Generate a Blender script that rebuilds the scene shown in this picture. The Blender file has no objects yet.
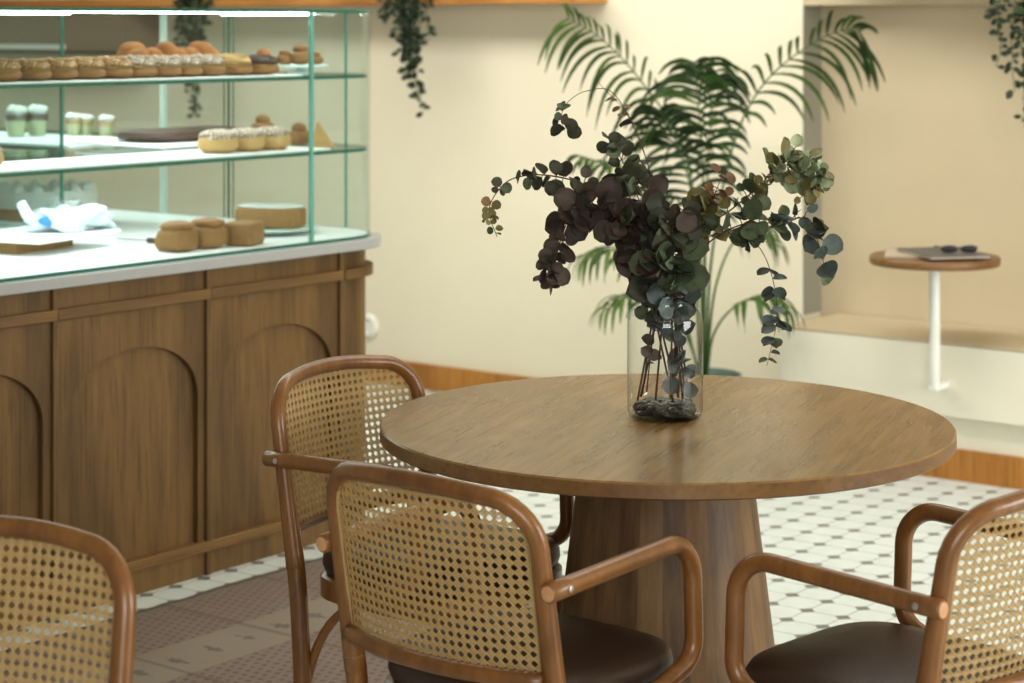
import bpy, math, random
from math import sin, cos, pi, radians, sqrt, atan2, exp
from mathutils import Vector, Matrix, noise
from mathutils.geometry import tessellate_polygon

scn = bpy.context.scene
C = scn.collection
R = random.Random(7)
V = Vector

# ------------------------------------------------------------------ mesh builder
class MB:
    def __init__(s):
        s.v = []; s.f = []; s.m = []; s.c = []; s.flat = set()
    def add(s, vs, fs, mi=0, col=None):
        b = len(s.v)
        s.v += [tuple(p) for p in vs]
        s.c += [col or (1, 1, 1)] * len(vs)
        for f in fs:
            s.f.append(tuple(b + i for i in f)); s.m.append(mi)
        return b
    def box(s, x0, x1, y0, y1, z0, z1, mi=0, col=None):
        vs = [(x, y, z) for z in (z0, z1) for y in (y0, y1) for x in (x0, x1)]
        s.add(vs, [(0, 2, 3, 1), (4, 5, 7, 6), (0, 1, 5, 4), (2, 6, 7, 3), (0, 4, 6, 2), (1, 3, 7, 5)], mi, col)
    def prism(s, poly, z0, z1, mi=0, side=None, fn=None):
        """poly in (a,b); extruded along third axis; fn maps (a,b,h)->xyz"""
        fn = fn or (lambda a, b, h: (a, b, h))
        n = len(poly)
        tris = tessellate_polygon([[V((a, b, 0)) for a, b in poly]])
        vs = [fn(a, b, z0) for a, b in poly] + [fn(a, b, z1) for a, b in poly]
        area = sum(poly[i][0] * poly[(i + 1) % n][1] - poly[(i + 1) % n][0] * poly[i][1] for i in range(n))
        up = []
        for t in tris:
            a, b, c = [V(poly[i]) for i in t]
            if (b - a).cross(c - a) < 0: t = (t[0], t[2], t[1])
            up.append(t)
        s.add(vs, [tuple(reversed(t)) for t in up] + [tuple(i + n for i in t) for t in up], mi)
        b0 = len(s.v) - 2 * n
        for i in range(n):
            j = (i + 1) % n
            q = (b0 + i, b0 + j, b0 + n + j, b0 + n + i)
            s.f.append(q if area > 0 else tuple(reversed(q))); s.m.append(mi if side is None else side)
    def tube(s, pts, r, n=10, mi=0, cap=True, closed=False, col=None, flat=(1, 1)):
        pts = [V(p) for p in pts]; N = len(pts)
        rr = r if callable(r) else (lambda t: r)
        tang = []
        for i in range(N):
            a = pts[(i - 1) % N] if (closed or i > 0) else pts[0]
            b = pts[(i + 1) % N] if (closed or i < N - 1) else pts[-1]
            t = b - a
            tang.append(t.normalized() if t.length > 1e-9 else V((0, 0, 1)))
        up = V((0, 0, 1)) if abs(tang[0].z) < .9 else V((0, 1, 0))
        nrm = (up - tang[0] * up.dot(tang[0])).normalized()
        rings = []; b0 = len(s.v); vs = []
        for i in range(N):
            nrm = (nrm - tang[i] * nrm.dot(tang[i])).normalized()
            bi = tang[i].cross(nrm)
            rad = rr(i / max(1, N - 1))
            for k in range(n):
                a = 2 * pi * k / n
                vs.append(pts[i] + nrm * (cos(a) * rad * flat[0]) + bi * (sin(a) * rad * flat[1]))
        fs = []
        M = N if closed else N - 1
        for i in range(M):
            for k in range(n):
                i2 = (i + 1) % N
                fs.append((i * n + k, i * n + (k + 1) % n, i2 * n + (k + 1) % n, i2 * n + k))
        if cap and not closed:
            # slightly domed ends
            for e, sg in ((0, -1), (N - 1, 1)):
                rad = rr(e / max(1, N - 1))
                ce = len(vs); 
                ring2 = []
                for k in range(n):
                    p = vs[e * n + k]
                    q = pts[e] + (p - pts[e]) * .8 + tang[e] * (sg * rad * .18)
                    ring2.append(len(vs)); vs.append(q)
                vs.append(pts[e] + tang[e] * (sg * rad * .24)); cc = len(vs) - 1
                for k in range(n):
                    a, b = e * n + k, e * n + (k + 1) % n
                    c, d = ring2[(k + 1) % n], ring2[k]
                    if sg > 0: fs += [(a, b, c, d), (d, c, cc)]
                    else: fs += [(b, a, d, c), (c, d, cc)]
        s.add(vs, fs, mi, col)
    def lathe(s, prof, n=32, o=(0, 0, 0), mi=0, cap0=True, cap1=True, col=None):
        vs = []; fs = []; m = len(prof)
        for r, z in prof:
            for k in range(n):
                a = 2 * pi * k / n
                vs.append((o[0] + r * cos(a), o[1] + r * sin(a), o[2] + z))
        for i in range(m - 1):
            for k in range(n):
                fs.append((i * n + k, i * n + (k + 1) % n, (i + 1) * n + (k + 1) % n, (i + 1) * n + k))
        if cap0: fs.append(tuple(reversed(range(n))))
        if cap1: fs.append(tuple((m - 1) * n + k for k in range(n)))
        s.add(vs, fs, mi, col)
    def blob(s, c, rx, ry, rz, e=1.0, n=20, m=12, mi=0, nz=0.0, nf=20., seed=0, zmin=-9, rot=0, col=None):
        """superellipsoid with noise; zmin flattens the bottom"""
        def sp(x, p): return math.copysign(abs(x) ** p, x)
        vs = []; fs = []
        for i in range(m + 1):
            ph = -pi / 2 + pi * i / m
            for k in range(n):
                a = 2 * pi * k / n
                x = rx * sp(cos(ph), e) * sp(cos(a), e); y = ry * sp(cos(ph), e) * sp(sin(a), e); z = rz * sp(sin(ph), e)
                if nz:
                    q = V((x, y, z)); d = noise.noise(q * nf + V((seed * 3.1, seed * 1.7, seed))) * nz
                    l = q.length or 1; x += x / l * d; y += y / l * d; z += z / l * d
                z = max(z, zmin)
                xr = x * cos(rot) - y * sin(rot); yr = x * sin(rot) + y * cos(rot)
                vs.append((c[0] + xr, c[1] + yr, c[2] + z))
        for i in range(m):
            for k in range(n):
                fs.append((i * n + k, i * n + (k + 1) % n, (i + 1) * n + (k + 1) % n, (i + 1) * n + k))
        s.add(vs, fs, mi, col)
    def build(s, name, mat, parent=None, off=(0, 0, 0), smooth=40, bevel=0, loc=None):
        me = bpy.data.meshes.new(name)
        me.from_pydata([(x - off[0], y - off[1], z - off[2]) for x, y, z in s.v], [], s.f)
        mats = mat if isinstance(mat, (list, tuple)) else [mat]
        for k in mats: me.materials.append(k)
        me.polygons.foreach_set('material_index', s.m)
        if any(c != (1, 1, 1) for c in s.c):
            at = me.color_attributes.new('Col', 'FLOAT_COLOR', 'POINT')
            at.data.foreach_set('color', [q for c in s.c for q in (c[0], c[1], c[2], 1.)])
        me.update()
        if smooth:
            me.polygons.foreach_set('use_smooth', [True] * len(me.polygons))
            me.set_sharp_from_angle(angle=radians(smooth))
        o = bpy.data.objects.new(name, me); C.objects.link(o)
        if parent: o.parent = parent
        if loc: o.location = loc
        if bevel:
            b = o.modifiers.new('b', 'BEVEL'); b.width = bevel; b.segments = 2; b.limit_method = 'ANGLE'
        return o

def thing(name, label, cat, loc=(0, 0, 0), rz=0, group=None):
    o = bpy.data.objects.new(name, None); C.objects.link(o)
    o.location = loc; o.rotation_euler = (0, 0, rz); o.empty_display_size = .1
    o['label'] = label; o['category'] = cat
    if group: o['group'] = group
    return o
def tag(o, label, cat, group=None, kind=None):
    o['label'] = label; o['category'] = cat
    if group: o['group'] = group
    if kind: o['kind'] = kind
    return o
def struct(o): o['kind'] = 'structure'; return o
def dup(root, loc, rz, label, group=None, skip=()):
    r = root.copy(); C.objects.link(r); r.location = loc; r.rotation_euler = (0, 0, rz); r['label'] = label
    if group: r['group'] = group
    for ch in list(root.children):
        if ch.name.split('.')[0] in skip: continue
        c = ch.copy(); C.objects.link(c); c.parent = r
        for g in list(ch.children):
            d = g.copy(); C.objects.link(d); d.parent = c
    return r

# ------------------------------------------------------------------ materials
class NT:
    def __init__(s, name):
        s.m = bpy.data.materials.new(name); s.m.use_nodes = True
        s.t = s.m.node_tree; s.t.nodes.clear()
        s.out = s.n('ShaderNodeOutputMaterial')
    def n(s, ty, **kw):
        q = s.t.nodes.new(ty)
        for k, v in kw.items():
            if k.startswith('i_'):
                key = k[2:]; key = int(key) if key.isdigit() else key.replace('_', ' ')
                q.inputs[key].default_value = v
            else: setattr(q, k, v)
        return q
    def l(s, a, b): s.t.links.new(a, b)
    def math(s, op, a, b=None):
        q = s.n('ShaderNodeMath', operation=op)
        for i, x in enumerate((a, b)):
            if x is None: continue
            if isinstance(x, (int, float)): q.inputs[i].default_value = x
            else: s.l(x, q.inputs[i])
        return q.outputs[0]
    def mix(s, fac, a, b, mode='MIX'):
        q = s.n('ShaderNodeMix', data_type='RGBA', blend_type=mode)
        for i, x in ((0, fac), (6, a), (7, b)):
            if isinstance(x, (int, float)): q.inputs[i].default_value = x
            elif isinstance(x, (tuple, list)): q.inputs[i].default_value = (*x[:3], 1)
            else: s.l(x, q.inputs[i])
        return q.outputs[2]
    def ramp(s, fac, stops):
        q = s.n('ShaderNodeValToRGB'); e = q.color_ramp.elements
        while len(e) < len(stops): e.new(.5)
        for k, (p, c) in enumerate(stops):
            e[k].position = p; e[k].color = (*c, 1)
        s.l(fac, q.inputs[0]); return q.outputs[0]
    def coord(s, scale=(1, 1, 1), rot=(0, 0, 0), loc=(0, 0, 0), kind='Object'):
        t = s.n('ShaderNodeTexCoord'); mp = s.n('ShaderNodeMapping')
        mp.inputs['Scale'].default_value = scale; mp.inputs['Rotation'].default_value = rot; mp.inputs['Location'].default_value = loc
        s.l(t.outputs[kind], mp.inputs[0]); return mp.outputs[0]
    def noise(s, co, scale, detail=4, rough=.55, dist=0):
        q = s.n('ShaderNodeTexNoise'); q.inputs['Scale'].default_value = scale; q.inputs['Detail'].default_value = detail
        q.inputs['Roughness'].default_value = rough; q.inputs['Distortion'].default_value = dist
        s.l(co, q.inputs['Vector']); return q.outputs[0]
    def bsdf(s, col, rough=.5, bump=None, bstr=.2, bdist=.002, **kw):
        b = s.n('ShaderNodeBsdfPrincipled')
        if isinstance(col, (tuple, list)): b.inputs['Base Color'].default_value = (*col[:3], 1)
        else: s.l(col, b.inputs['Base Color'])
        if isinstance(rough, (int, float)): b.inputs['Roughness'].default_value = rough
        else: s.l(rough, b.inputs['Roughness'])
        for k, v in kw.items(): b.inputs[k.replace('_', ' ')].default_value = v
        if bump is not None:
            bp = s.n('ShaderNodeBump'); bp.inputs['Strength'].default_value = bstr; bp.inputs['Distance'].default_value = bdist
            s.l(bump, bp.inputs['Height']); s.l(bp.outputs[0], b.inputs['Normal'])
        s.l(b.outputs[0], s.out.inputs[0]); return b

def lin(r, g, b):
    f = lambda c: (c / 255 / 12.92) if c / 255 <= .04045 else ((c / 255 + .055) / 1.055) ** 2.4
    return (f(r), f(g), f(b))

def m_plain(name, col, rough=.5, nscale=0, var=.15, bump=0, **kw):
    t = NT(name); co = t.coord()
    if nscale:
        n = t.noise(co, nscale, 5)
        c = t.mix(n, tuple(x * (1 - var) for x in col), tuple(min(1, x * (1 + var)) for x in col))
        t.bsdf(c, rough, n if bump else None, bump, .004, **kw)
    else:
        t.bsdf(col, rough, **kw)
    return t.m

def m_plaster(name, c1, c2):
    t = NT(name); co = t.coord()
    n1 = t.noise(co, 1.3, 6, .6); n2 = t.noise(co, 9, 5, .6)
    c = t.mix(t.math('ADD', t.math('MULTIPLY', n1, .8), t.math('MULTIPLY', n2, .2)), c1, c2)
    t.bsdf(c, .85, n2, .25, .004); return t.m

def m_oak(name, dark, light, axis='Z', scale=1., rough=.42, ring=22., spec=.5, rot=0., contrast=1., pores=.35):
    """veneer: long streaks along axis + cathedral rings"""
    t = NT(name)
    st = {'X': (.12, 1, 1), 'Y': (1, .12, 1), 'Z': (1, 1, .12)}[axis]
    st2 = {'X': (.30, 1, 1), 'Y': (1, .30, 1), 'Z': (1, 1, .18)}[axis]
    co = t.coord(tuple(q * scale for q in st), (0, 0, rot)); co2 = t.coord(tuple(q * scale for q in st2), (0, 0, rot))
    big = t.noise(co2, 2.6, 3, .5, .3)
    rings = t.math('SINE', t.math('MULTIPLY', big, ring * 2.))
    rings = t.math('ADD', t.math('MULTIPLY', rings, .5), .5)
    st3 = t.noise(co, 26, 5, .65)
    fine = t.noise(t.coord(tuple((q if q == 1 else .04) * scale for q in st), (0, 0, rot)), 120, 3, .6)
    v = t.math('ADD', t.math('MULTIPLY', rings, .22 * contrast), t.math('ADD', t.math('MULTIPLY', st3, .55), t.math('MULTIPLY', fine, .30)))
    c = t.ramp(v, [(.28, dark), (.72, light)])
    por = t.math('LESS_THAN', fine, .40)
    c = t.mix(t.math('MULTIPLY', por, pores), c, tuple(x * .6 for x in dark))
    t.bsdf(c, rough, fine, .12, .001, Specular_IOR_Level=spec); return t.m

def m_bent(name, dark, light, rough=.33):
    t = NT(name); co = t.coord((1, 1, .25))
    n = t.noise(co, 14, 4, .6, .4); n2 = t.noise(co, 90, 3)
    c = t.ramp(t.math('ADD', t.math('MULTIPLY', n, .75), t.math('MULTIPLY', n2, .25)), [(.3, dark), (.7, light)])
    t.bsdf(c, rough, None, Coat_Weight=.25, Coat_Roughness=.25); return t.m

def m_attr(name, rough=.5, var=.25, nscale=40, trans=0., spec=.4):
    t = NT(name); a = t.n('ShaderNodeAttribute', attribute_name='Col')
    n = t.noise(t.coord(), nscale, 4)
    c = t.mix(1., a.outputs[0], t.ramp(n, [(.3, (1 - var,) * 3), (.7, (1 + var * .5,) * 3)]), 'MULTIPLY')
    b = t.bsdf(c, rough, n, .15, .001, Specular_IOR_Level=spec)
    if trans:
        tr = t.n('ShaderNodeBsdfTranslucent'); t.l(c, tr.inputs[0])
        mx = t.n('ShaderNodeMixShader'); mx.inputs[0].default_value = trans
        t.l(b.outputs[0], mx.inputs[1]); t.l(tr.outputs[0], mx.inputs[2]); t.l(mx.outputs[0], t.out.inputs[0])
    return t.m

def m_glass(name, tint, refl=1.45, extra=0.0, edge=None):
    t = NT(name)
    tr = t.n('ShaderNodeBsdfTransparent'); tr.inputs[0].default_value = (*tint, 1)
    if edge:
        lw = t.n('ShaderNodeLayerWeight'); lw.inputs[0].default_value = .35
        f = t.math('POWER', lw.outputs['Facing'], 2.2)
        t.l(t.mix(f, tint, edge), tr.inputs[0])
    gl = t.n('ShaderNodeBsdfGlossy'); gl.inputs['Roughness'].default_value = .02
    fw = t.n('ShaderNodeLayerWeight'); fw.inputs[0].default_value = .5      # Schlick, same from both sides of the thin pane
    r0 = ((refl - 1) / (refl + 1)) ** 2 + extra
    fac = t.math('MINIMUM', t.math('ADD', t.math('MULTIPLY', t.math('POWER', fw.outputs['Facing'], 5.), .8), r0), .85)
    mx = t.n('ShaderNodeMixShader'); t.l(fac, mx.inputs[0]); t.l(tr.outputs[0], mx.inputs[1]); t.l(gl.outputs[0], mx.inputs[2])
    t.l(mx.outputs[0], t.out.inputs[0]); return t.m

def m_emit(name, col, s):
    t = NT(name); e = t.n('ShaderNodeEmission'); e.inputs[0].default_value = (*col, 1); e.inputs[1].default_value = s
    t.l(e.outputs[0], t.out.inputs[0]); return t.m

def m_floor():
    t = NT('octagon_dot_tile'); P = .105
    co = t.coord((1 / P, 1 / P, 1), loc=(2.809 / P, -4.872 / P, 0))
    sx = t.n('ShaderNodeSeparateXYZ'); t.l(co, sx.inputs[0])
    def fr(o):   # distance to nearest lattice line, 0..0.5
        q = t.math('FRACT', t.math('ADD', o, .5)); return t.math('ABSOLUTE', t.math('SUBTRACT', q, .5))
    ax, ay = fr(sx.outputs[0]), fr(sx.outputs[1])
    dsum = t.math('ADD', ax, ay)
    dot = t.math('LESS_THAN', dsum, .205)
    ring = t.math('LESS_THAN', dsum, .235)
    line = t.math('LESS_THAN', t.math('MINIMUM', ax, ay), .017)
    cell = t.n('ShaderNodeTexWhiteNoise', noise_dimensions='2D')
    fl = t.n('ShaderNodeVectorMath', operation='FLOOR'); t.l(co, fl.inputs[0]); t.l(fl.outputs[0], cell.inputs['Vector'])
    n = t.noise(t.coord(), 14, 6, .65); n2 = t.noise(t.coord(), 60, 4)
    white = t.mix(n, lin(196, 206, 204), lin(228, 237, 235))
    white = t.mix(t.math('MULTIPLY', cell.outputs[0], .12), white, lin(190, 192, 182))
    grey = t.mix(n2, lin(92, 94, 92), lin(128, 129, 124))
    c = t.mix(t.math('MULTIPLY', t.math('MAXIMUM', line, ring), .8), white, lin(126, 128, 124))
    c = t.mix(dot, c, grey)
    t.bsdf(c, t.math('ADD', t.math('MULTIPLY', n, .2), .22), n2, .05, .001); return t.m

def m_rug():
    t = NT('dotted_rug'); co = t.coord()
    sx = t.n('ShaderNodeSeparateXYZ'); t.l(co, sx.inputs[0]); x, y = sx.outputs[0], sx.outputs[1]
    # local origin = left edge; plain motif band repeats across the rug
    u = t.math('FRACT', t.math('DIVIDE', t.math('ADD', x, .10), .62))          # 0..1 over .62 m
    plain = t.math('MULTIPLY', t.math('GREATER_THAN', u, .63), t.math('LESS_THAN', u, .95))
    P = .027
    a = t.math('DIVIDE', x, P); b = t.math('DIVIDE', y, P)
    row = t.math('FRACT', t.math('MULTIPLY', t.math('FLOOR', b), .5))
    a = t.math('ADD', a, row)
    fa = t.math('SUBTRACT', t.math('FRACT', a), .5); fb = t.math('SUBTRACT', t.math('FRACT', b), .5)
    d = t.math('SQRT', t.math('ADD', t.math('MULTIPLY', fa, fa), t.math('MULTIPLY', fb, fb)))
    n = t.noise(co, 22, 5, .7); n2 = t.noise(co, 3, 3)
    dots = t.math('LESS_THAN', t.math('ADD', d, t.math('MULTIPLY', n, .35)), .44)
    base = t.mix(n2, lin(112, 104, 94), lin(140, 131, 118))
    pink = t.mix(n, lin(118, 95, 87), lin(138, 119, 108))
    colr = t.mix(.55, base, pink)
    colr = t.mix(t.math('MULTIPLY', dots, .55), colr, lin(78, 62, 58))
    # motifs: dark little sprigs in the plain band
    mu = t.math('SUBTRACT', u, .79); mv = t.math('SUBTRACT', t.math('FRACT', t.math('DIVIDE', y, .12)), .5)
    md = t.math('ADD', t.math('MULTIPLY', t.math('ABSOLUTE', mu), 7.), t.math('MULTIPLY', t.math('ABSOLUTE', mv), 2.6))
    mot = t.math('LESS_THAN', t.math('ADD', md, t.math('MULTIPLY', t.noise(co, 70, 4), 1.3)), 1.05)
    pl = t.mix(t.math('MULTIPLY', mot, .55), t.mix(n2, lin(122, 113, 100), lin(148, 137, 121)), lin(74, 66, 64))
    c = t.mix(plain, colr, pl)
    edge = t.math('LESS_THAN', x, .05); c = t.mix(t.math('MULTIPLY', edge, .5), c, lin(120, 114, 106))
    seam = t.math('LESS_THAN', t.math('ABSOLUTE', t.math('SUBTRACT', t.math('FRACT', t.math('DIVIDE', t.math('SUBTRACT', y, .31), .36)), .5)), .022)
    c = t.mix(t.math('MULTIPLY', seam, .45), c, lin(92, 80, 72))
    t.bsdf(c, .9, t.noise(co, 300, 3), .4, .002); return t.m

def m_cane():
    t = NT('cane'); n = t.noise(t.coord(), 60, 4); n2 = t.noise(t.coord(), 6, 3)
    c = t.mix(n, lin(176, 148, 98), lin(212, 186, 134)); c = t.mix(t.math('MULTIPLY', n2, .5), c, lin(186, 154, 100))
    b = t.bsdf(c, .45)
    tr = t.n('ShaderNodeBsdfTranslucent'); t.l(c, tr.inputs[0])
    mx = t.n('ShaderNodeMixShader'); mx.inputs[0].default_value = .22
    t.l(b.outputs[0], mx.inputs[1]); t.l(tr.outputs[0], mx.inputs[2]); t.l(mx.outputs[0], t.out.inputs[0])
    return t.m

def m_crust(name, lo, hi, crumb=None, rough=.6):
    t = NT(name); co = t.coord(); n = t.noise(co, 18, 5, .6); n2 = t.noise(co, 160, 4, .7)
    c = t.mix(n, lo, hi)
    if crumb: c = t.mix(t.math('GREATER_THAN', n2, .52), c, crumb)
    t.bsdf(c, rough, n2, .5, .004); return t.m

M = {}
M['wall'] = m_plaster('cream_plaster', lin(228, 219, 195), lin(240, 232, 209))
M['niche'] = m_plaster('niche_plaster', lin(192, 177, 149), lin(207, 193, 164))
M['benchp'] = m_plaster('white_plaster', lin(222, 216, 198), lin(236, 231, 214))
M['shadep'] = m_plaster('return_shade_grey', lin(140, 138, 124), lin(156, 154, 138))  # plaster with the shade of the wall's return face in its colour
M['ceil'] = m_plain('ceiling_paint', lin(225, 218, 200), .9)
M['floor'] = m_floor()
M['rug'] = m_rug()
M['oak'] = m_oak('counter_oak', lin(74, 52, 22), lin(118, 89, 46), 'Z', 1., .5, 16)
M['oakh'] = m_oak('counter_oak_rail', lin(80, 57, 26), lin(124, 94, 50), 'Y', 1., .5, 16)
M['base'] = m_oak('baseboard_oak', lin(150, 98, 40), lin(196, 140, 68), 'Z', 1., .45, 10)
M['shelf'] = m_oak('shelf_oak', lin(150, 98, 45), lin(196, 140, 75), 'X', 1., .5, 12)
M['top'] = m_oak('table_top_oak', lin(118, 89, 50), lin(156, 123, 76), 'X', 1., .27, 30, .55, 0., .45, .14)
M['edge'] = m_oak('table_edge_oak', lin(100, 70, 37), lin(140, 105, 63), 'X', .8, .4, 10, .5, 0, .6, .15)
M['bent'] = m_bent('bentwood_walnut', lin(92, 56, 22), lin(144, 97, 46))
M['cane'] = m_cane()
M['leather'] = m_plain('brown_leather', lin(58, 40, 30), .42, 120, .2, .15)
M['screw'] = m_plain('steel', (.6, .58, .55), .3, Metallic=1.)
M['plug'] = m_plain('pale_plug', lin(196, 150, 110), .5, 60, .15)
M['slab'] = m_plain('white_stone', lin(162, 164, 163), .3, 30, .05)
M['white'] = m_plain('white_enamel', lin(240, 242, 240), .35)
M['pole'] = m_plain('white_steel', lin(238, 238, 232), .35)
M['glass'] = m_glass('case_glass', (.935, .972, .970), 1.4, .0)
M['gedge'] = m_plain('glass_edge', lin(40, 104, 88), .25, 8, .3)
M['gpale'] = m_plain('glass_joint_pale', lin(190, 204, 194), .3, 8, .1)
M['gjoint'] = m_plain('glass_joint_green', lin(104, 160, 146), .25, 8, .2)
M['jar'] = m_glass('jar_glass', (.965, .975, .965), 1.5, .02, (.46, .48, .45))
M['led'] = m_emit('led_strip', (.97, 1, .97), 24.)
M['taupe'] = m_plain('taupe_board', lin(128, 108, 88), .6, 5, .06)
M['black'] = m_plain('black_metal', lin(28, 28, 28), .4)
M['pot'] = m_plain('grey_green_glaze', lin(120, 138, 128), .25, 12, .1)
M['terra'] = m_plain('dark_pot', lin(70, 66, 60), .6, 12, .1)
M['soil'] = m_plain('soil', lin(48, 36, 26), .95, 80, .4, .6)
M['palm'] = m_attr('palm_leaf', .42, .25, 30, .25)
M['euc'] = m_attr('eucalyptus_leaf', .55, .22, 60, .12)
M['stem'] = m_plain('brown_stem', lin(74, 44, 30), .6, 60, .3)
M['gstem'] = m_plain('green_stem', lin(62, 92, 44), .5, 40, .2)
M['ivy'] = m_attr('ivy_leaf', .5, .25, 60, .15)
M['pebble'] = m_plain('dark_pebble', lin(50, 54, 47), .25, 70, .5, .3)
M['paper'] = m_plain('grey_cover', lin(92, 90, 88), .45, 6, .3)
M['paper2'] = m_plain('pale_cover', lin(188, 176, 158), .5, 10, .12)
M['bread'] = m_crust('bread_crust', lin(112, 72, 34), lin(164, 122, 70))
M['crumb'] = m_crust('nut_crumble', lin(104, 66, 30), lin(156, 108, 56), lin(206, 178, 128))
M['cream'] = m_crust('pale_sponge', lin(166, 132, 78), lin(192, 160, 104))
M['sugar'] = m_crust('sugar_dust', lin(96, 66, 42), lin(160, 136, 112), lin(206, 196, 182))
M['choc'] = m_crust('chocolate', lin(42, 26, 20), lin(78, 50, 38), None, .4)
M['gold'] = m_crust('golden_roll', lin(134, 72, 26), lin(200, 136, 68))
M['cake'] = m_crust('brown_cake', lin(112, 80, 38), lin(158, 120, 64), lin(134, 96, 48))
M['whip'] = m_crust('white_cream', lin(186, 190, 180), lin(214, 216, 206))
M['custard'] = m_plain('pale_custard', lin(178, 182, 138), .4, 20, .08)
M['plastic'] = m_glass('clear_plastic', (.93, .95, .95), 1.45, .05, (.75, .8, .8))
M['blue'] = m_plain('blue_label', lin(50, 120, 220), .4)
M['plastwhite'] = m_plain('milky_plastic', lin(190, 204, 206), .3)
M['plate'] = m_plain('pale_plate', lin(214, 232, 226), .2)
M['socket'] = m_plain('socket_white', lin(238, 236, 226), .4)

# ------------------------------------------------------------------ room
YW, YN, XN = 6.70, 6.83, -3.818        # main wall plane, niche wall plane, where the wall steps back
b = MB(); b.box(-9.5, 3.2, -2.6, 7.2, -.08, 0); struct(b.build('floor', M['floor'], smooth=0))
b = MB(); b.box(-9.5, XN, YW, 7.1, 0, 3.0); o = struct(b.build('wall_back', M['wall'], smooth=0))
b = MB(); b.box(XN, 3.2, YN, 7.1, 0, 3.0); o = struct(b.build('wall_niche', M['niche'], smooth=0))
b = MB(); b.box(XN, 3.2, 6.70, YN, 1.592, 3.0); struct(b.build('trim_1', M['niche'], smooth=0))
b = MB(); b.box(XN, XN + .004, 6.70, YN, .46, 1.592); struct(b.build('return_shade_sheet', M['shadep'], smooth=0))  # thin sheet added on the return face; its grey stands for shade
b = MB(); b.box(-9.6, -9.5, -2.6, 7.1, 0, 3.0); struct(b.build('wall_left', M['wall'], smooth=0))
b = MB(); b.box(-9.6, 3.2, -2.6, 7.2, 3.0, 3.1); struct(b.build('ceiling', M['ceil'], smooth=0))
b = MB(); b.box(-9.5, XN, YW - .016, YW, 0, .104); struct(b.build('baseboard_back', M['base'], smooth=0))
b = MB(); b.box(-3.76, 3.2, 6.428, 6.445, 0, .104); struct(b.build('baseboard_bench', M['base'], smooth=0))

# built-in plastered bench in the niche
t = thing('built_in_bench', 'long white plastered bench built into the niche on the right', 'bench', (-2.5, 6.6, 0))
off = (-2.5, 6.6, 0)
b = MB(); b.box(-3.74, 3.1, 6.405, YN - .003, .216, .452); b.build('seat_block', M['benchp'], t, off)
b = MB(); b.box(-3.74, 3.1, 6.405, YN - .003, .452, .462); b.build('shaded_seat_top', M['niche'], t, off, bevel=.006)  # slab in the darker niche colour: shade on the seat is painted
b = MB(); b.box(-3.74, 3.1, 6.446, YN - .003, 0, .216); b.build('plinth', M['benchp'], t, off)

# wall shelf with brackets hidden by the frame
b = MB(); b.box(-9.4, -4.69, 6.48, YW, 1.603, 1.640)
tag(b.build('wall_shelf', M['shelf'], None, (-7, 6.6, 1.6), loc=(-7, 6.6, 1.6)), 'long wooden shelf high on the cream wall above the display case', 'shelf')
b = MB(); b.box(-3.6, -1.6, 6.42, 6.70, 1.72, 1.755)
tag(b.build('wall_shelf', M['shelf'], None, (-2.6, 6.6, 1.72), loc=(-2.6, 6.6, 1.72)), 'wooden shelf above the niche at top right carrying the ivy', 'shelf')

# taupe cupboard seen through the glass
o3 = (-8.3, 6.5, 1.4)
t = thing('wall_cabinet', 'taupe wall cupboard below the shelf, seen through the top of the glass case', 'cabinet', o3)
b = MB(); b.box(-9.3, -7.22, 6.47, YW, 1.40, 1.600); b.build('carcass', M['taupe'], t, o3)
b = MB(); b.box(-9.3, -7.22, 6.455, YW, 1.384, 1.40); b.build('lower_edge', M['black'], t, o3)
b = MB(); b.box(-9.3, -7.62, 6.452, 6.47, 1.405, 1.428); b.build('light_strip', M['white'], t, o3)

# round wall socket
so = (-5.93, YW, .235)
t = thing('wall_socket', 'small round white socket on the wall at the end of the counter', 'socket', so)
b = MB(); b.lathe([(.052, 0), (.052, .01), (.046, .016), (.034, .018), (.03, .008), (.0, .008)], 28, cap0=True, cap1=False)
q = b.build('face_plate', M['socket'], t); q.rotation_euler = (pi / 2, 0, 0)

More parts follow.
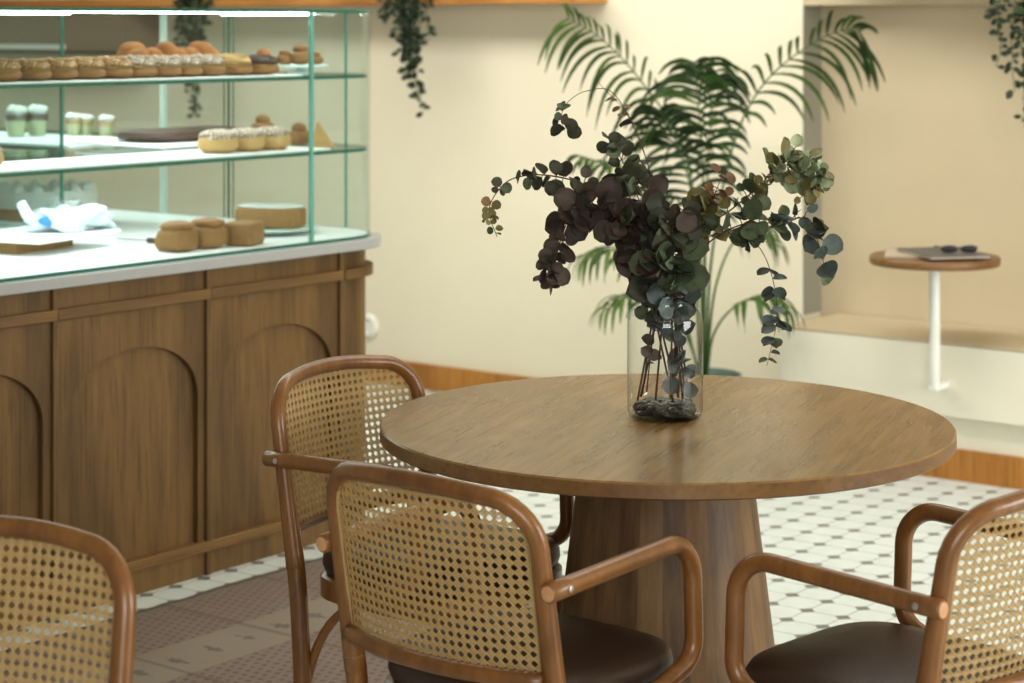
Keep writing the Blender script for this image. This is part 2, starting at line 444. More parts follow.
# ------------------------------------------------------------------ counter
XF, XB, YE, YI, Y0, XW = -4.195, -4.92, 4.865, 4.165, 2.986, -6.9
def Lpoly(d, r=.2, n=10, y0=Y0):
    """L-shaped plan with one rounded corner, grown outward by d"""
    p = [(XB - d, y0), (XF + d, y0)]
    rr = r + d; cx, cy = XF - r, YE - r
    for i in range(n + 1):
        a = i / n * pi / 2
        p.append((cx + rr * cos(a), cy + rr * sin(a)))
    p += [(XW, YE + d), (XW, YI - d), (XB - d, YI - d)]
    return p
bays = [(2.986, 3.529, 'far left'), (3.529, 4.070, 'middle'), (4.070, 4.615, 'right')]
labs = ['oak counter cabinet at the left edge, its arch half out of frame',
        'oak counter cabinet with a full arched panel between the two other bays',
        'oak counter cabinet with arched panel directly behind the left cane chair']
for (a, c, _), lab in zip(bays, labs):
    of = (XF, (a + c) / 2, 0)
    t = thing('counter_cabinet', lab, 'cabinet', of, group='arched counter cabinets')
    b = MB(); b.box(XB + .02, XF - .016, a, c, 0, .848); b.build('carcass', M['oak'], t, of)
    # arched front
    l, r_, ym = a + .048, c - .040, (a + c) / 2 + .004
    poly = [(a, .095), (a, .762), (c, .762), (c, .095), (r_, .095)]
    for i in range(25):
        th = pi * i / 24
        poly.append((ym + (r_ - l) / 2 * cos(th), .50 + .16 * sin(th) ** .9 if sin(th) > 0 else .50))
    poly.append((l, .095))
    b = MB(); b.prism(poly, XF - .016, XF, fn=lambda y, z, x: (x, y, z)); b.build('arch_panel', M['oak'], t, of, smooth=30)
    b = MB(); b.box(XF - .016, XF - .002, a + .004, c - .004, .792, .848); b.build('upper_panel', M['oak'], t, of)
    b = MB(); b.box(XF - .016, XF + .012, a, c, .762, .792); b.build('rail', M['oakh'], t, of, bevel=.003)
    b = MB(); b.box(XF - .016, XF + .012, a, c, .066, .095); b.build('rail', M['oakh'], t, of, bevel=.003)
    b = MB(); b.box(XF - .016, XF + .010, c - .014, c + .004, .0, .848); b.build('stile', M['oak'], t, of, bevel=.002)
    b = MB(); b.box(XF - .016, XF + .001, a, c, 0, .066); b.build('skirting', M['oak'], t, of)
# rounded corner + wing of the counter
of = (XF - .3, 4.74, 0)
t = thing('counter_corner', 'rounded oak end of the counter below the glass corner', 'cabinet', of)
def cornerpoly(d, r=.2, n=10):
    p = [(XB + .02, 4.621), (XF + d, 4.621)]
    for i in range(n + 1):
        a = i / n * pi / 2; p.append((XF - r + (r + d) * cos(a), YE - r + (r + d) * sin(a)))
    return p + [(XB + .02, YE + d)]
b = MB(); b.prism(cornerpoly(-.012), 0, .848); b.build('carcass', M['oak'], t, of, smooth=30)
for z0, z1, d in ((.762, .792, .012), (.066, .095, .012)):
    b = MB(); b.prism(cornerpoly(d), z0, z1); b.build('rail', M['oakh'], t, of, smooth=30)
of = (-5.9, 4.5, 0)
b = MB(); b.box(XW, XB + .018, YI + .01, YE - .012, 0, .848)
tag(b.build('counter_wing', M['oak'], None, of, loc=of), 'oak rear wing of the counter behind the glass case', 'cabinet')
of = (XF, 4.2, .848)
b = MB(); b.prism(Lpoly(.036), .848, .878)
tag(b.build('countertop', M['slab'], None, of, loc=of, smooth=30, bevel=.004), 'white stone countertop under the glass display case', 'countertop')

# ------------------------------------------------------------------ glass display case
of = (XF, 4.2, .878)
case = thing('display_case', 'glass pastry display case with rounded corner on the oak counter', 'display case', of)
G2 = [M['glass'], M['gedge']]
ZB, ZT = .886, 1.556
def pane(name, path, z0, z1, th=.007, edge=True):
    """upright pane along a plan polyline; rim faces use the green edge material"""
    n = len(path); vs = []; P2 = [V(p) for p in path]
    off2 = []
    for i in range(n):
        a = P2[max(0, i - 1)]; c = P2[min(n - 1, i + 1)]; d = (c - a).normalized(); off2.append(V((d.y, -d.x)) * th / 2)
    for z in (z0, z1):
        for sgn in (1, -1):
            for p, q in zip(P2, off2): vs.append((p.x + q.x * sgn, p.y + q.y * sgn, z))
    b = MB(); i0, i1, i2, i3 = 0, n, 2 * n, 3 * n
    f0 = []; f1 = []
    for i in range(n - 1):
        f0 += [(i0 + i, i0 + i + 1, i2 + i + 1, i2 + i), (i1 + i + 1, i1 + i, i3 + i, i3 + i + 1)]
        f1 += [(i0 + i, i1 + i, i1 + i + 1, i0 + i + 1), (i2 + i, i2 + i + 1, i3 + i + 1, i3 + i)]
    f1 += [(i0, i2, i3, i1), (i0 + n - 1, i1 + n - 1, i3 + n - 1, i2 + n - 1)]
    b.add(vs, f0, 0); k = len(b.v) - len(vs)
    for f in f1: b.f.append(tuple(k + q for q in f)); b.m.append(1)
    return b.build(name, G2, case, of, smooth=30)
pane('front_glass', [(XF, Y0 + .01), (XF, 4.481)], ZB, ZT)
arc = [(XF, 4.489), (XF, YE - .2)] + [(XF - .2 + .2 * cos(i / 12 * pi / 2), YE - .2 + .2 * sin(i / 12 * pi / 2)) for i in range(1, 13)]
pane('corner_glass', arc + [(XF - .205, YE)], ZB, ZT)
pane('end_glass', [(XF - .21, YE), (XB + .02, YE)], ZB, ZT)
pane('end_glass', [(XB - .02, YE), (XW, YE)], ZB, ZT)
pane('back_glass', [(XB, Y0 + .01), (XB, 3.60)], ZB, ZT)
pane('back_glass', [(XB, 3.605), (XB, YI - .003)], ZB, ZT)
pane('back_glass', [(XB - .006, YI), (XW, YI)], ZB, ZT)
def slabglass(name, d, z0, z1, y0=Y0 + .012):
    b = MB(); b.prism(Lpoly(d, y0=y0), z0, z1, 0, 1); return b.build(name, G2, case, of, smooth=30)
slabglass('glass_shelf', -.006, 1.360, 1.3705)
slabglass('glass_shelf', -.006, 1.138, 1.1485)
slabglass('top_glass', .006, ZT, ZT + .009)
b = MB(); b.prism(Lpoly(.005, y0=Y0 + .012), .8785, .8855, 0, 1); b.build('base_panel', [M['white'], M['gedge']], case, of, smooth=30)
for jx, jy, jw, jm in ((XB, YI - .001, .004, 'gedge'), (XB, YE, .003, 'gedge'), (-5.23, YE, .009, 'gpale'), (XF - .2075, YE, .003, 'gjoint'), (XF, 4.485, .0055, 'gjoint')):
    b = MB(); b.box(jx - jw, jx + jw, jy - jw, jy + jw, ZB, ZT); b.build('glass_joint', M[jm], case, of)
# LED strips under the top glass
b = MB(); b.box(XF - .040, XF - .028, 3.57, 4.47, ZT - .0035, ZT - .0005); b.build('light_strip', M['led'], case, of)
b = MB(); b.box(XB + .05, XB + .056, 3.02, 4.15, ZT - .004, ZT - .001); b.build('light_strip', M['led'], case, of)
b = MB(); b.box(XB + .02, XF - .30, YE - .05, YE - .044, ZT - .004, ZT - .001); b.build('light_strip', M['led'], case, of)

# trays on the shelves
def tray(x0, x1, y0, y1, z, label, th=.006, name='serving_tray'):
    of = ((x0 + x1) / 2, (y0 + y1) / 2, z); b = MB(); b.box(x0, x1, y0, y1, z, z + th)
    return tag(b.build(name, M['white'], None, of, loc=of, bevel=.002), label, 'tray')
tray(-4.43, -4.215, 3.03, 4.47, 1.3705, 'long white tray under the nut-topped buns on the top shelf', .005)
tray(-4.50, -4.222, 3.03, 4.60, 1.1485, 'long white tray under the sugar-dusted buns on the middle shelf', .005)
tray(-4.905, -4.52, 4.20, 4.80, 1.160, 'raised white tray carrying the dark chocolate cake', .008)
tray(-6.0, -4.93, 4.20, 4.62, 1.1485, 'white tray under the dessert cups in the rear wing of the case', .006)

# ---- pastries
TOP, MID, BAS = 1.3757, 1.1537, .8857
def bun_master():
    t = thing('filled_bun', '', 'bun', (0, 0, 0))
    b = MB(); b.blob((0, 0, .020), .075, .043, .022, .85, 22, 10, nz=.004, nf=18, seed=2, zmin=-.0195); b.build('bun_base', M['bread'], t)
    b = MB(); b.blob((0, 0, .033), .070, .0405, .009, .8, 22, 8, nz=.002, nf=30, seed=3); b.build('filling', M['cream'], t)
    b = MB(); b.blob((0, 0, .046), .076, .0425, .024, .95, 26, 12, nz=.008, nf=45, seed=5, zmin=-.008)
    for i in range(90):
        a = R.uniform(0, 2 * pi); q = sqrt(R.random()) * .9; x, y = .072 * q * cos(a), .040 * q * sin(a)
        z = .046 + .023 * sqrt(max(0, 1 - q ** 3)); s = R.uniform(.0025, .005)
        b.blob((x, y, z), s * 1.3, s, s * .7, 1, 6, 4, rot=a)
    b.build('topping', M['crumb'], t)
    return t
bl = ['first nut-topped bun at the left edge of the top shelf', 'second nut-topped bun from the left on the top shelf',
      'third nut-topped bun from the left on the top shelf', 'fourth nut-topped bun from the left on the top shelf',
      'fifth nut-topped bun, last before the sugared ones on the top shelf', 'sugar-iced bun next to the last nut-topped bun',
      'second sugar-iced bun in the top shelf row', 'third sugar-iced bun in the top shelf row',
      'fourth sugar-iced bun, in front of the golden rolls', 'last pale bun but one in the top shelf row',
      'chocolate-dipped bun at the right end of the top shelf row']
bm = bun_master()
yy = [3.435, 3.528, 3.621, 3.712, 3.806, 3.900, 3.985, 4.070, 4.160, 4.262, 4.368]
rr = random.Random(3)
for i, (y, lab) in enumerate(zip(yy, bl)):
    loc = (-4.305 + rr.uniform(-.006, .006), y, TOP); rz = rr.uniform(-.08, .08)
    if i == 0: o = bm; o.location = loc; o.rotation_euler = (0, 0, rz); o['label'] = lab; o['group'] = 'buns on the top shelf'
    else: o = dup(bm, loc, rz, lab, 'buns on the top shelf')
    o.scale = (1, 1.04, rr.uniform(.80, .88))
    if i >= 5:
        for ch in o.children:
            if ch.name.startswith('topping'):
                ch.data = ch.data.copy(); ch.data.materials[0] = M['sugar'] if i < 9 else (M['cream'] if i == 9 else M['choc'])
# golden rolls behind
def roll(loc, rz, lab, n=4, L=.15, group='golden rolls on the top shelf'):
    t = thing('golden_roll', lab, 'bread roll', loc, rz, group)
    b = MB()
    for i in range(n):
        x = -L / 2 + L * (i + .5) / n
        k_ = 1 - .25 * abs(2 * i / (n - 1) - 1); b.blob((x, 0, .036 * k_), L / n * .75, .046 * k_, .036 * k_, 1., 18, 10, nz=.004, nf=25, seed=i)
    b.build('crust', M['gold'], t)
    return t
def stand(x, y, z, r, lab, h=.05):
    t = thing('cake_stand', lab, 'cake stand', (x, y, z), 0)
    b = MB(); b.lathe([(r * .5, 0), (r * .45, .006), (r * .12, .012), (r * .12, h - .01), (r * .3, h - .006)], 28); b.build('foot', M['plate'], t)
    b = MB(); b.lathe([(r * .3, h - .008), (r * .95, h - .006), (r, h), (r * .97, h + .002), (r * .9, h - .001)], 32); b.build('plate', M['plate'], t)
    return t
# box riser behind the buns
of = (-4.64, 4.33, 1.3705); b = MB(); b.box(-4.72, -4.56, 4.13, 4.55, 1.3705, 1.400)
tag(b.build('riser_board', M['white'], None, of, loc=of), 'low white riser board behind the row of buns', 'riser')
roll((-4.64, 4.195, 1.4005), radians(-20), 'golden plaited roll at the left of the riser', 3, .14)
roll((-4.64, 4.325, 1.4005), radians(80), 'golden plaited roll in the middle of the riser', 3, .13)
roll((-4.635, 4.46, 1.4005), radians(100), 'golden plaited roll at the right of the riser', 3, .14)
# brioche behind right
def brioche(x, y, z, r, lab, mat='gold', group=None, h=1.):
    t = thing('brioche', lab, 'brioche', (x, y, z), 0, group)
    b = MB(); b.blob((0, 0, r * .55 * h), r, r, r * .6 * h, .9, 22, 12, nz=r * .12, nf=25, seed=r * 100); b.build('crumb_body', M[mat], t)
    b = MB(); b.blob((0, 0, r * 1.25 * h), r * .62, r * .62, r * .42 * h, .95, 18, 10, nz=r * .1, nf=30, seed=4); b.build('top_knot', M[mat], t)
    return t
brioche(-4.50, 4.60, 1.3705, .036, 'small brioche behind the chocolate-dipped bun', 'gold', None, 1.3)
stand(-4.44, 4.70, 1.3705, .085, 'small pale cake stand near the glass corner', .026)
def rollpile():
    for dx, dy, r, lab in ((-.035, -.035, .027, 'smaller left pastry on the pale cake stand'), (.0, .0, .037, 'tall middle pastry on the pale cake stand'), (.035, .03, .024, 'smaller right pastry on the pale cake stand')):
        brioche(-4.44 + dx, 4.70 + dy, 1.399, r, lab, 'bread', 'pastries on the pale cake stand')
rollpile()
# middle shelf
def sugarbun(loc, rz, lab):
    t = thing('sugar_bun', lab, 'bun', loc, rz, 'sugar-dusted buns on the middle shelf')
    b = MB(); b.blob((0, 0, .026), .058, .052, .029, .8, 24, 12, nz=.004, nf=20, seed=2, zmin=-.0255); b.build('bun_base', M['cream'], t)
    b = MB(); b.blob((0, 0, .046), .055, .049, .022, .85, 24, 12, nz=.004, nf=30, seed=9, zmin=-.006); b.build('sugar_coat', M['sugar'], t)
for y, lab in ((4.235, 'left one of three sugar-dusted buns on the middle shelf'), (4.345, 'middle one of three sugar-dusted buns on the middle shelf'), (4.452, 'right one of three sugar-dusted buns on the middle shelf'),
               (3.395, 'lone sugar-dusted bun at the left edge of the middle shelf')):
    sugarbun((-4.325, y, MID), rr.uniform(-.1, .1), lab)
of = (-4.72, 4.50, 1.1685)
t = thing('chocolate_cake', 'flat dark chocolate cake on the raised white tray', 'cake', of)
b = MB(); b.blob((0, 0, .017), .115, .24, .017, .45, 30, 8, nz=.004, nf=30, seed=1, zmin=-.0165); b.build('cake_body', M['choc'], t)
brioche(-4.66, 4.86 - .10, 1.1685, .036, 'round bread roll behind the sugar-dusted buns', 'bread', None, 1.15)
brioche(-4.47, 4.725, 1.1487, .036, 'round bread roll beside the tan cake wedge', 'bread', None, 1.15)
# tan wedge
of = (-4.35, 4.70, 1.1487); b = MB(); b.prism([(-.03, 0), (.035, 0), (-.015, .075)], -.03, .03, fn=lambda a, z, h: (a * .8 - h * .6, a * .6 + h * .8, z))
tag(b.build('cake_wedge', M['cream'], None, loc=of, smooth=30), 'tan wedge of cake standing just right of the glass joint', 'cake')
# dessert cups
def cup(loc, lab, dark, s=1.):
    t = thing('dessert_cup', lab, 'dessert cup', loc, 0, 'dessert cups in the rear wing')
    b = MB(); b.lathe([(.024 * s, 0), (.036 * s, .075 * s), (.037 * s, .075 * s)], 24, cap1=False); b.build('cup', M['plastic'], t)
    b = MB(); b.lathe([(.022 * s, .003), (.0305 * s, .045 * s)], 20); b.build('custard', M['custard'], t)
    b = MB(); b.lathe([(.0308 * s, .0455 * s), (.0335 * s, .062 * s), (.02 * s, .064 * s)], 20); b.build('sauce', M['choc' if dark else 'cream'], t)
    b = MB(); b.blob((0, 0, .072 * s), .03 * s, .03 * s, .018 * s, 1, 16, 8, nz=.006, nf=60, seed=3); b.build('whipped_cream', M['whip'], t)
for (x, y), lab, dk in (((-5.46, 4.43), 'dessert cup with chocolate sauce, leftmost in the case', 1), ((-5.44, 4.50), 'dessert cup with chocolate sauce, left of the glass edge', 1),
                        ((-5.36, 4.585), 'small pale dessert cup just right of the glass edge', 0), ((-5.35, 4.635 - .005), 'small pale dessert cup in the middle of its three', 0), ((-5.26, 4.60 + .04), 'small pale dessert cup beside the chocolate cake', 0)):
    cup((x, y, 1.1547 if y < 4.62 else 1.1487), lab, dk, 1.15 if dk else .85)
# base: three cakes at front, slice on plate, cream cake, tray with bag
def smallcake(loc, rz, lab, box=False):
    t = thing('small_cake', lab, 'cake', loc, rz, 'small brown cakes on the case floor')
    b = MB()
    if box: b.blob((0, 0, .034), .045, .06, .035, .28, 28, 12, nz=.003, nf=40, seed=4, zmin=-.0335)
    else: b.blob((0, 0, .032), .05, .05, .033, .55, 28, 12, nz=.009, nf=35, seed=5, zmin=-.0315)
    b.build('cake_body', M['cake'], t)
    if not box:
        b = MB(); b.blob((0, 0, .070), .044, .044, .013, .7, 22, 8, nz=.008, nf=45, seed=8); b.build('cake_top', M['bread'], t)
smallcake((-4.325, 4.075, BAS), .2, 'left one of three small brown cakes near the front glass')
smallcake((-4.325, 4.190, BAS), -.1, 'middle one of three small brown cakes near the front glass')
smallcake((-4.295, 4.310, BAS), .4, 'square-cut right one of three small brown cakes', True)
of = (-4.47, 4.60, BAS)
b = MB(); b.lathe([(.06, 0), (.13, .012), (.15, .02), (.146, .022), (.12, .016), (0.0, .012)], 36, cap1=False)
tag(b.build('cake_plate', M['plate'], None, loc=of), 'pale round plate under the loaf cake by the glass corner', 'plate')
t = thing('loaf_cake', 'long brown loaf cake with cream topping on the pale plate', 'cake', (-4.47, 4.60, BAS + .0185), radians(28))
b = MB(); b.blob((0, 0, .03), .105, .04, .031, .25, 30, 10, nz=.003, nf=40, seed=4, zmin=-.0295); b.build('cake_body', M['cake'], t)
b = MB(); b.blob((0, 0, .064), .10, .036, .008, .5, 30, 8, nz=.006, nf=50, seed=6); b.build('cream_topping', M['whip'], t)
t = thing('cream_cake', 'large white cream cake with brown layer on the base at left', 'cake', (-5.30, 4.42, BAS))
b = MB(); b.lathe([(.19, 0), (.20, .012), (.195, .014)], 40); b.build('cake_board', M['plate'], t)
b = MB(); b.lathe([(.165, .0145), (.165, .05), (.16, .052)], 40); b.build('sponge_layer', M['cake'], t)
b = MB(); b.lathe([(.163, .0525), (.166, .09), (.155, .108), (.0, .112)], 40, cap1=False)
for i in range(14):
    a = 2 * pi * i / 14; b.blob((.14 * cos(a), .14 * sin(a), .108), .022, .022, .02, 1, 10, 6)
b.build('cream_layer', M['whip'], t)
# white tray on a brown block, with plastic bag and knife
of = (-4.66, 3.90, BAS)
t = thing('raised_board', 'white board on a brown block holding the plastic bag', 'board', of, radians(12))
b = MB(); b.box(-.17, .13, -.21, .16, .036, .048); b.build('board', M['white'], t, bevel=.003)
b = MB(); b.box(-.15, .02, -.17, .08, 0, .036); b.build('block', M['cake'], t)
t = thing('piping_bag', 'crumpled milky plastic bag with a blue label', 'piping bag', (-4.64, 3.94, BAS + .0485), radians(60))
b = MB(); b.blob((.0, 0, .03), .12, .06, .034, 1, 60, 30, nz=.045, nf=26, seed=11, zmin=-.029); b.blob((.07, .03, .025), .07, .05, .03, 1, 50, 26, nz=.05, nf=34, seed=15, zmin=-.024); b.build('bag_body', M['plastwhite'], t)
b = MB(); b.blob((-.03, .01, .04), .08, .05, .04, 1, 24, 12, nz=.05, nf=22, seed=5, zmin=-.038); b.build('bag_fold', M['plastic'], t)
b = MB(); b.tube([(-.09, -.02, .03), (-.115, -.03, .055), (-.13, -.035, .085)], lambda q: .018 - .004 * q, 12); b.build('nozzle_end', M['plastwhite'], t)
b = MB(); b.blob((-.06, -.055, .034), .026, .008, .016, 1, 14, 8, nz=.01, nf=40); b.build('label_patch', M['blue'], t)
t = thing('cake_knife', 'cake knife with dark handle lying on the case floor', 'knife', (-4.56, 4.16, BAS), radians(10))
b = MB(); b.box(-.09, .02, -.011, .011, .008, .010); b.build('blade', M['screw'], t)
b = MB(); b.tube([(.02, 0, .009), (.10, 0, .010)], .008, 10); b.build('handle', M['choc'], t)

# ------------------------------------------------------------------ table
TX, TY = -2.258, 3.424
t = thing('round_table', 'round oak table with a tapered pedestal in the middle of the room', 'table', (TX, TY, 0), radians(108))
b = MB(); RT = .558
b.lathe([(RT - .004, .715), (RT, .718), (RT, .7415), (RT - .003, .745)], 128, cap0=True, cap1=True)
for i, f in enumerate(b.f):
    if len(f) > 4 and b.v[f[0]][2] > .74: b.m[i] = 1
    elif abs(b.v[f[0]][2] + b.v[f[2]][2] - .7415 - .745) < .001: b.m[i] = 1
b.build('table_top', [M['edge'], M['top']], t)
def m_ped():
    q = NT('pedestal_oak')
    tc = q.n('ShaderNodeTexCoord'); sx = q.n('ShaderNodeSeparateXYZ'); q.l(tc.outputs['Object'], sx.inputs[0])
    ang = q.math('DIVIDE', q.math('ARCTAN2', sx.outputs[1], sx.outputs[0]), 2 * pi)
    k = q.math('FLOOR', q.math('MULTIPLY', ang, 26.))
    wn = q.n('ShaderNodeTexWhiteNoise', noise_dimensions='1D'); q.l(k, wn.inputs['W'])
    st = q.noise(q.coord((1, 1, .1)), 30, 5, .65); fine = q.noise(q.coord((1, 1, .04)), 130, 3)
    big = q.math('SINE', q.math('MULTIPLY', q.noise(q.coord((1, 1, .2)), 5, 3), 36.))
    v = q.math('ADD', q.math('MULTIPLY', st, .5), q.math('ADD', q.math('MULTIPLY', wn.outputs[0], .26), q.math('ADD', q.math('MULTIPLY', fine, .2), q.math('MULTIPLY', big, .06))))
    c = q.ramp(v, [(.3, lin(76, 54, 30)), (.55, lin(118, 88, 54)), (.95, lin(152, 122, 84))])
    q.bsdf(c, .5, fine, .15, .001); return q.m
b = MB(); b.lathe([(.252, 0), (.162, .714)], 96); b.build('pedestal', m_ped(), t)

# ------------------------------------------------------------------ chairs
def smooth_path(pts, n=60):
    """Catmull-Rom through 3D points"""
    P = [V(p) for p in pts]; P = [P[0] * 2 - P[1]] + P + [P[-1] * 2 - P[-2]]; out = []
    seg = len(P) - 3; per = max(3, n // seg)
    for i in range(seg):
        a, b_, c, d = P[i:i + 4]
        for k in range(per):
            t_ = k / per
            out.append(.5 * ((2 * b_) + (c - a) * t_ + (2 * a - 5 * b_ + 4 * c - d) * t_ ** 2 + (3 * b_ - a - 3 * c + d) * t_ ** 3))
    out.append(P[-2]); return out

WT, WS, BT, ZT_, LEAN, SAG = .2156, .2162, .2573, .7984, (.2573 - .20) / (.7984 - .46), .048
def back_y(x, z): return -.20 - LEAN * (z - .46) - SAG * (1 - min(1, (x / .2156) ** 2))
def arcpts(p0, pc, p1, r, n=8):
    """fillet of corner pc between p0 and p1"""
    p0, pc, p1 = V(p0), V(pc), V(p1); a = (p0 - pc).normalized(); c = (p1 - pc).normalized()
    ang = a.angle(c); d = r / math.tan(ang / 2); s = pc + a * d; e = pc + c * d
    ctr = pc + (a + c).normalized() * (r / sin(ang / 2)); out = []
    u = (s - ctr); w = (e - ctr); tot = u.angle(w)
    for i in range(n + 1):
        q = i / n; out.append(ctr + (u * sin((1 - q) * tot) + w * sin(q * tot)) / sin(tot))
    return out
def seat_pts(sx, sy, n=56, e=.50, cy=-.004, tap=.06):
    out = []
    for i in range(n):
        a = 2 * pi * i / n; c, s_ = cos(a), sin(a)
        x = sx * math.copysign(abs(c) ** e, c); y = sy * math.copysign(abs(s_) ** e, s_)
        out.append((x * (1 - tap * (.5 - y / (2 * sy))), y + cy))
    return out
def make_chair(arms=True, name='cane_armchair'):
    t = thing(name, '', 'chair')
    RB = .0155
    # bent back frame: up one post, over the top, down the other
    z0 = .445
    p2 = [(-WS, z0)]
    fl = arcpts((-WS, z0, 0), (-WT, ZT_, 0), (0, ZT_, 0), .080); fl = [(q.x, q.y) for q in fl]
    N = 12
    p2 += [(-WS + (fl[0][0] + WS) * i / N, z0 + (fl[0][1] - z0) * i / N) for i in range(1, N)] + fl
    xe = -fl[-1][0]
    p2 += [(-xe + 2 * xe * i / 16, ZT_ + .010 * (1 - (2 * i / 16 - 1) ** 2)) for i in range(1, 16)]
    p2 += [(-x, z) for x, z in reversed(fl)] + [(WS - (fl[0][0] + WS) * i / N, z0 + (fl[0][1] - z0) * i / N) for i in range(N - 1, -1, -1)]
    b = MB(); b.tube([(x, back_y(x, z), z) for x, z in p2], lambda q: .0148 + .0045 * abs(2 * q - 1) ** 3, 14); b.build('back_frame', M['bent'], t, smooth=60)
    # lower back rail with rounded ends
    b = MB(); b.tube([(x, back_y(x, .512) - .012, .512) for x in [(-.205 + .41 * i / 20) for i in range(21)]], .0135, 12); b.build('lower_rail', M['bent'], t, smooth=60)
    # cane
    zb, zt_ = .520, ZT_ - .004
    def inside(x, z):
        w = WT - .010
        if abs(x) > w or z < zb or z > zt_: return False
        r = .070; cx, cz = w - r, zt_ - r
        if abs(x) > cx and z > cz: return (abs(x) - cx) ** 2 + (z - cz) ** 2 < r * r
        return True
    b = MB(); P = .0152
    def ribbon(pts2, w, off):
        vs = []; n = len(pts2)
        for i, (x, z) in enumerate(pts2):
            a = pts2[max(0, i - 1)]; c = pts2[min(n - 1, i + 1)]
            dx, dz = c[0] - a[0], c[1] - a[1]; l = sqrt(dx * dx + dz * dz) or 1; px, pz = -dz / l * w / 2, dx / l * w / 2
            for k, o_ in ((-1, 0), (0, .0007), (1, 0)):
                X, Z = x + px * k, z + pz * k
                sl = -2 * SAG * X / (.2156 ** 2) * -1      # dy/dx of the curved back
                nx, ny = -sl, 1.; ln = sqrt(nx * nx + 1)
                vs.append((X + nx / ln * (off + o_), back_y(X, Z) + ny / ln * (off + o_), Z))
        fs = []
        for i in range(n - 1):
            for k in range(2): fs.append((i * 3 + k, i * 3 + k + 1, i * 3 + 4 + k, i * 3 + 3 + k))
        b.add(vs, fs)
    def clip(p, d, w, off, seg):
        L = [s * .004 for s in range(-140, 141)]
        ins = [s for s in L if inside(p[0] + d[0] * s, p[1] + d[1] * s)]
        if len(ins) < 2: return
        s0, s1 = ins[0] - .003, ins[-1] + .003; n = max(1, int((s1 - s0) / seg) + 1)
        ribbon([(p[0] + d[0] * (s0 + (s1 - s0) * i / n), p[1] + d[1] * (s0 + (s1 - s0) * i / n)) for i in range(n + 1)], w, off)
    for i in range(-15, 16):
        for o_ in (-.0014, .0014): clip((i * P + o_, .65), (0, 1), .0023, .0003, .3)
    for j in range(-10, 12):
        for o_ in (-.0014, .0014): clip((0, .65 + j * P + o_), (1, 0), .0023, -.0003, .02)
    q = sqrt(.5)
    for k in range(-28, 29):
        clip(((k + .5) * P / 1, .65), (q, q), .0023, .0009, .02)
        clip(((k + .5) * P / 1, .65), (q, -q), .0023, -.0009, .02)
    b.build('cane_webbing', M['cane'], t, smooth=0)
    # spline holding the cane
    w = WT - .012; r = .070
    outl = [(-w, zb)] + [(-w + r - r * cos(a), zt_ - .006 - r + r * sin(a)) for a in [pi / 2 * i / 8 for i in range(9)]]
    full = outl + [(-x, z) for x, z in reversed(outl)]
    dense = []
    for i in range(len(full) - 1):
        n = max(1, int(math.hypot(full[i + 1][0] - full[i][0], full[i + 1][1] - full[i][1]) / .02))
        dense += [(full[i][0] + (full[i + 1][0] - full[i][0]) * k / n, full[i][1] + (full[i + 1][1] - full[i][1]) * k / n) for k in range(n)]
    dense.append(full[-1])
    b = MB(); b.tube([(x, back_y(x, z) - .003, z) for x, z in dense], .0032, 6); b.build('cane_spline', M['cane'], t, smooth=60)
    # seat ring and cushion
    sp = seat_pts(.213, .203)
    b = MB(); inn = seat_pts(.190, .180)
    n = len(sp); vs = []
    for z, lst in ((.386, sp), (.426, sp), (.430, seat_pts(.208, .198)), (.430, inn), (.386, inn)):
        vs += [(x, y, z) for x, y in lst]
    fs = []
    for k in range(5):
        for i in range(n): fs.append((k * n + i, k * n + (i + 1) % n, ((k + 1) % 5) * n + (i + 1) % n, ((k + 1) % 5) * n + i))
    b.add(vs, fs); b.build('seat_ring', M['bent'], t, smooth=45)
    b = MB(); prof = [(.92, .428), (.965, .436), (.985, .450), (.978, .465), (.94, .477), (.80, .487), (.55, .495), (.2, .498)]
    vs = []; fs = []
    for s_, z in prof: vs += [(x * s_, y * s_, z) for x, y in sp]
    for k in range(len(prof) - 1):
        for i in range(n): fs.append((k * n + i, k * n + (i + 1) % n, (k + 1) * n + (i + 1) % n, (k + 1) * n + i))
    fs.append(tuple((len(prof) - 1) * n + i for i in range(n))); fs.append(tuple(reversed(range(n))))
    b.add(vs, fs); b.build('seat', M['leather'], t, smooth=60)
    for s in (-1, 1):
        b = MB(); b.tube(smooth_path([(s * WS, back_y(WS, .47), .47), (s * WS, back_y(WS, .43), .43), (s * .2162, -.187, .35), (s * .2155, -.180, .2), (s * .214, -.184, .004)], 40), lambda q: .0192 - .0015 * q, 12); b.build('leg', M['bent'], t, smooth=60)
        b = MB(); b.tube([(s * .178, .165, .40), (s * .182, .170, .2), (s * .185, .176, .004)], lambda q: .016 - .003 * q, 12); b.build('leg', M['bent'], t, smooth=60)
        pts = []
        for i in range(13):
            q = i / 12; p0, p1, p2_ = V((s * .205, -.200, .08)), V((s * .198, -.185, .36)), V((s * .190, -.04, .392))
            pts.append(p0 * (1 - q) ** 2 + p1 * 2 * q * (1 - q) + p2_ * q * q)
        b = MB(); b.tube(pts, .0095, 10); b.build('brace', M['bent'], t, smooth=60)
        if arms:
            A = (s * .2400, -.252, .6585); T_ = (s * .2385, .131, .673); Dn = (s * .2385, .138, .47); E = (s * .224, -.02, .415)
            path = [V(A) + (V(T_) - V(A)) * i / 8 for i in range(0, 7)] + arcpts(A, T_, Dn, .068, 10)[0:] + arcpts(T_, Dn, E, .05, 8) + [V(E)]
            b = MB(); b.tube(path, .0155, 14); am = b.build('armrest', M['bent'], t, smooth=60)
            b = MB(); b.lathe([(.0055, 0), (.0055, .0018), (.003, .0026)], 14); sc = b.build('screw', M['screw'], am)
            sc.location = (s * (.240 + .0148), -.216, .660); sc.rotation_euler = (0, s * pi / 2, 0)
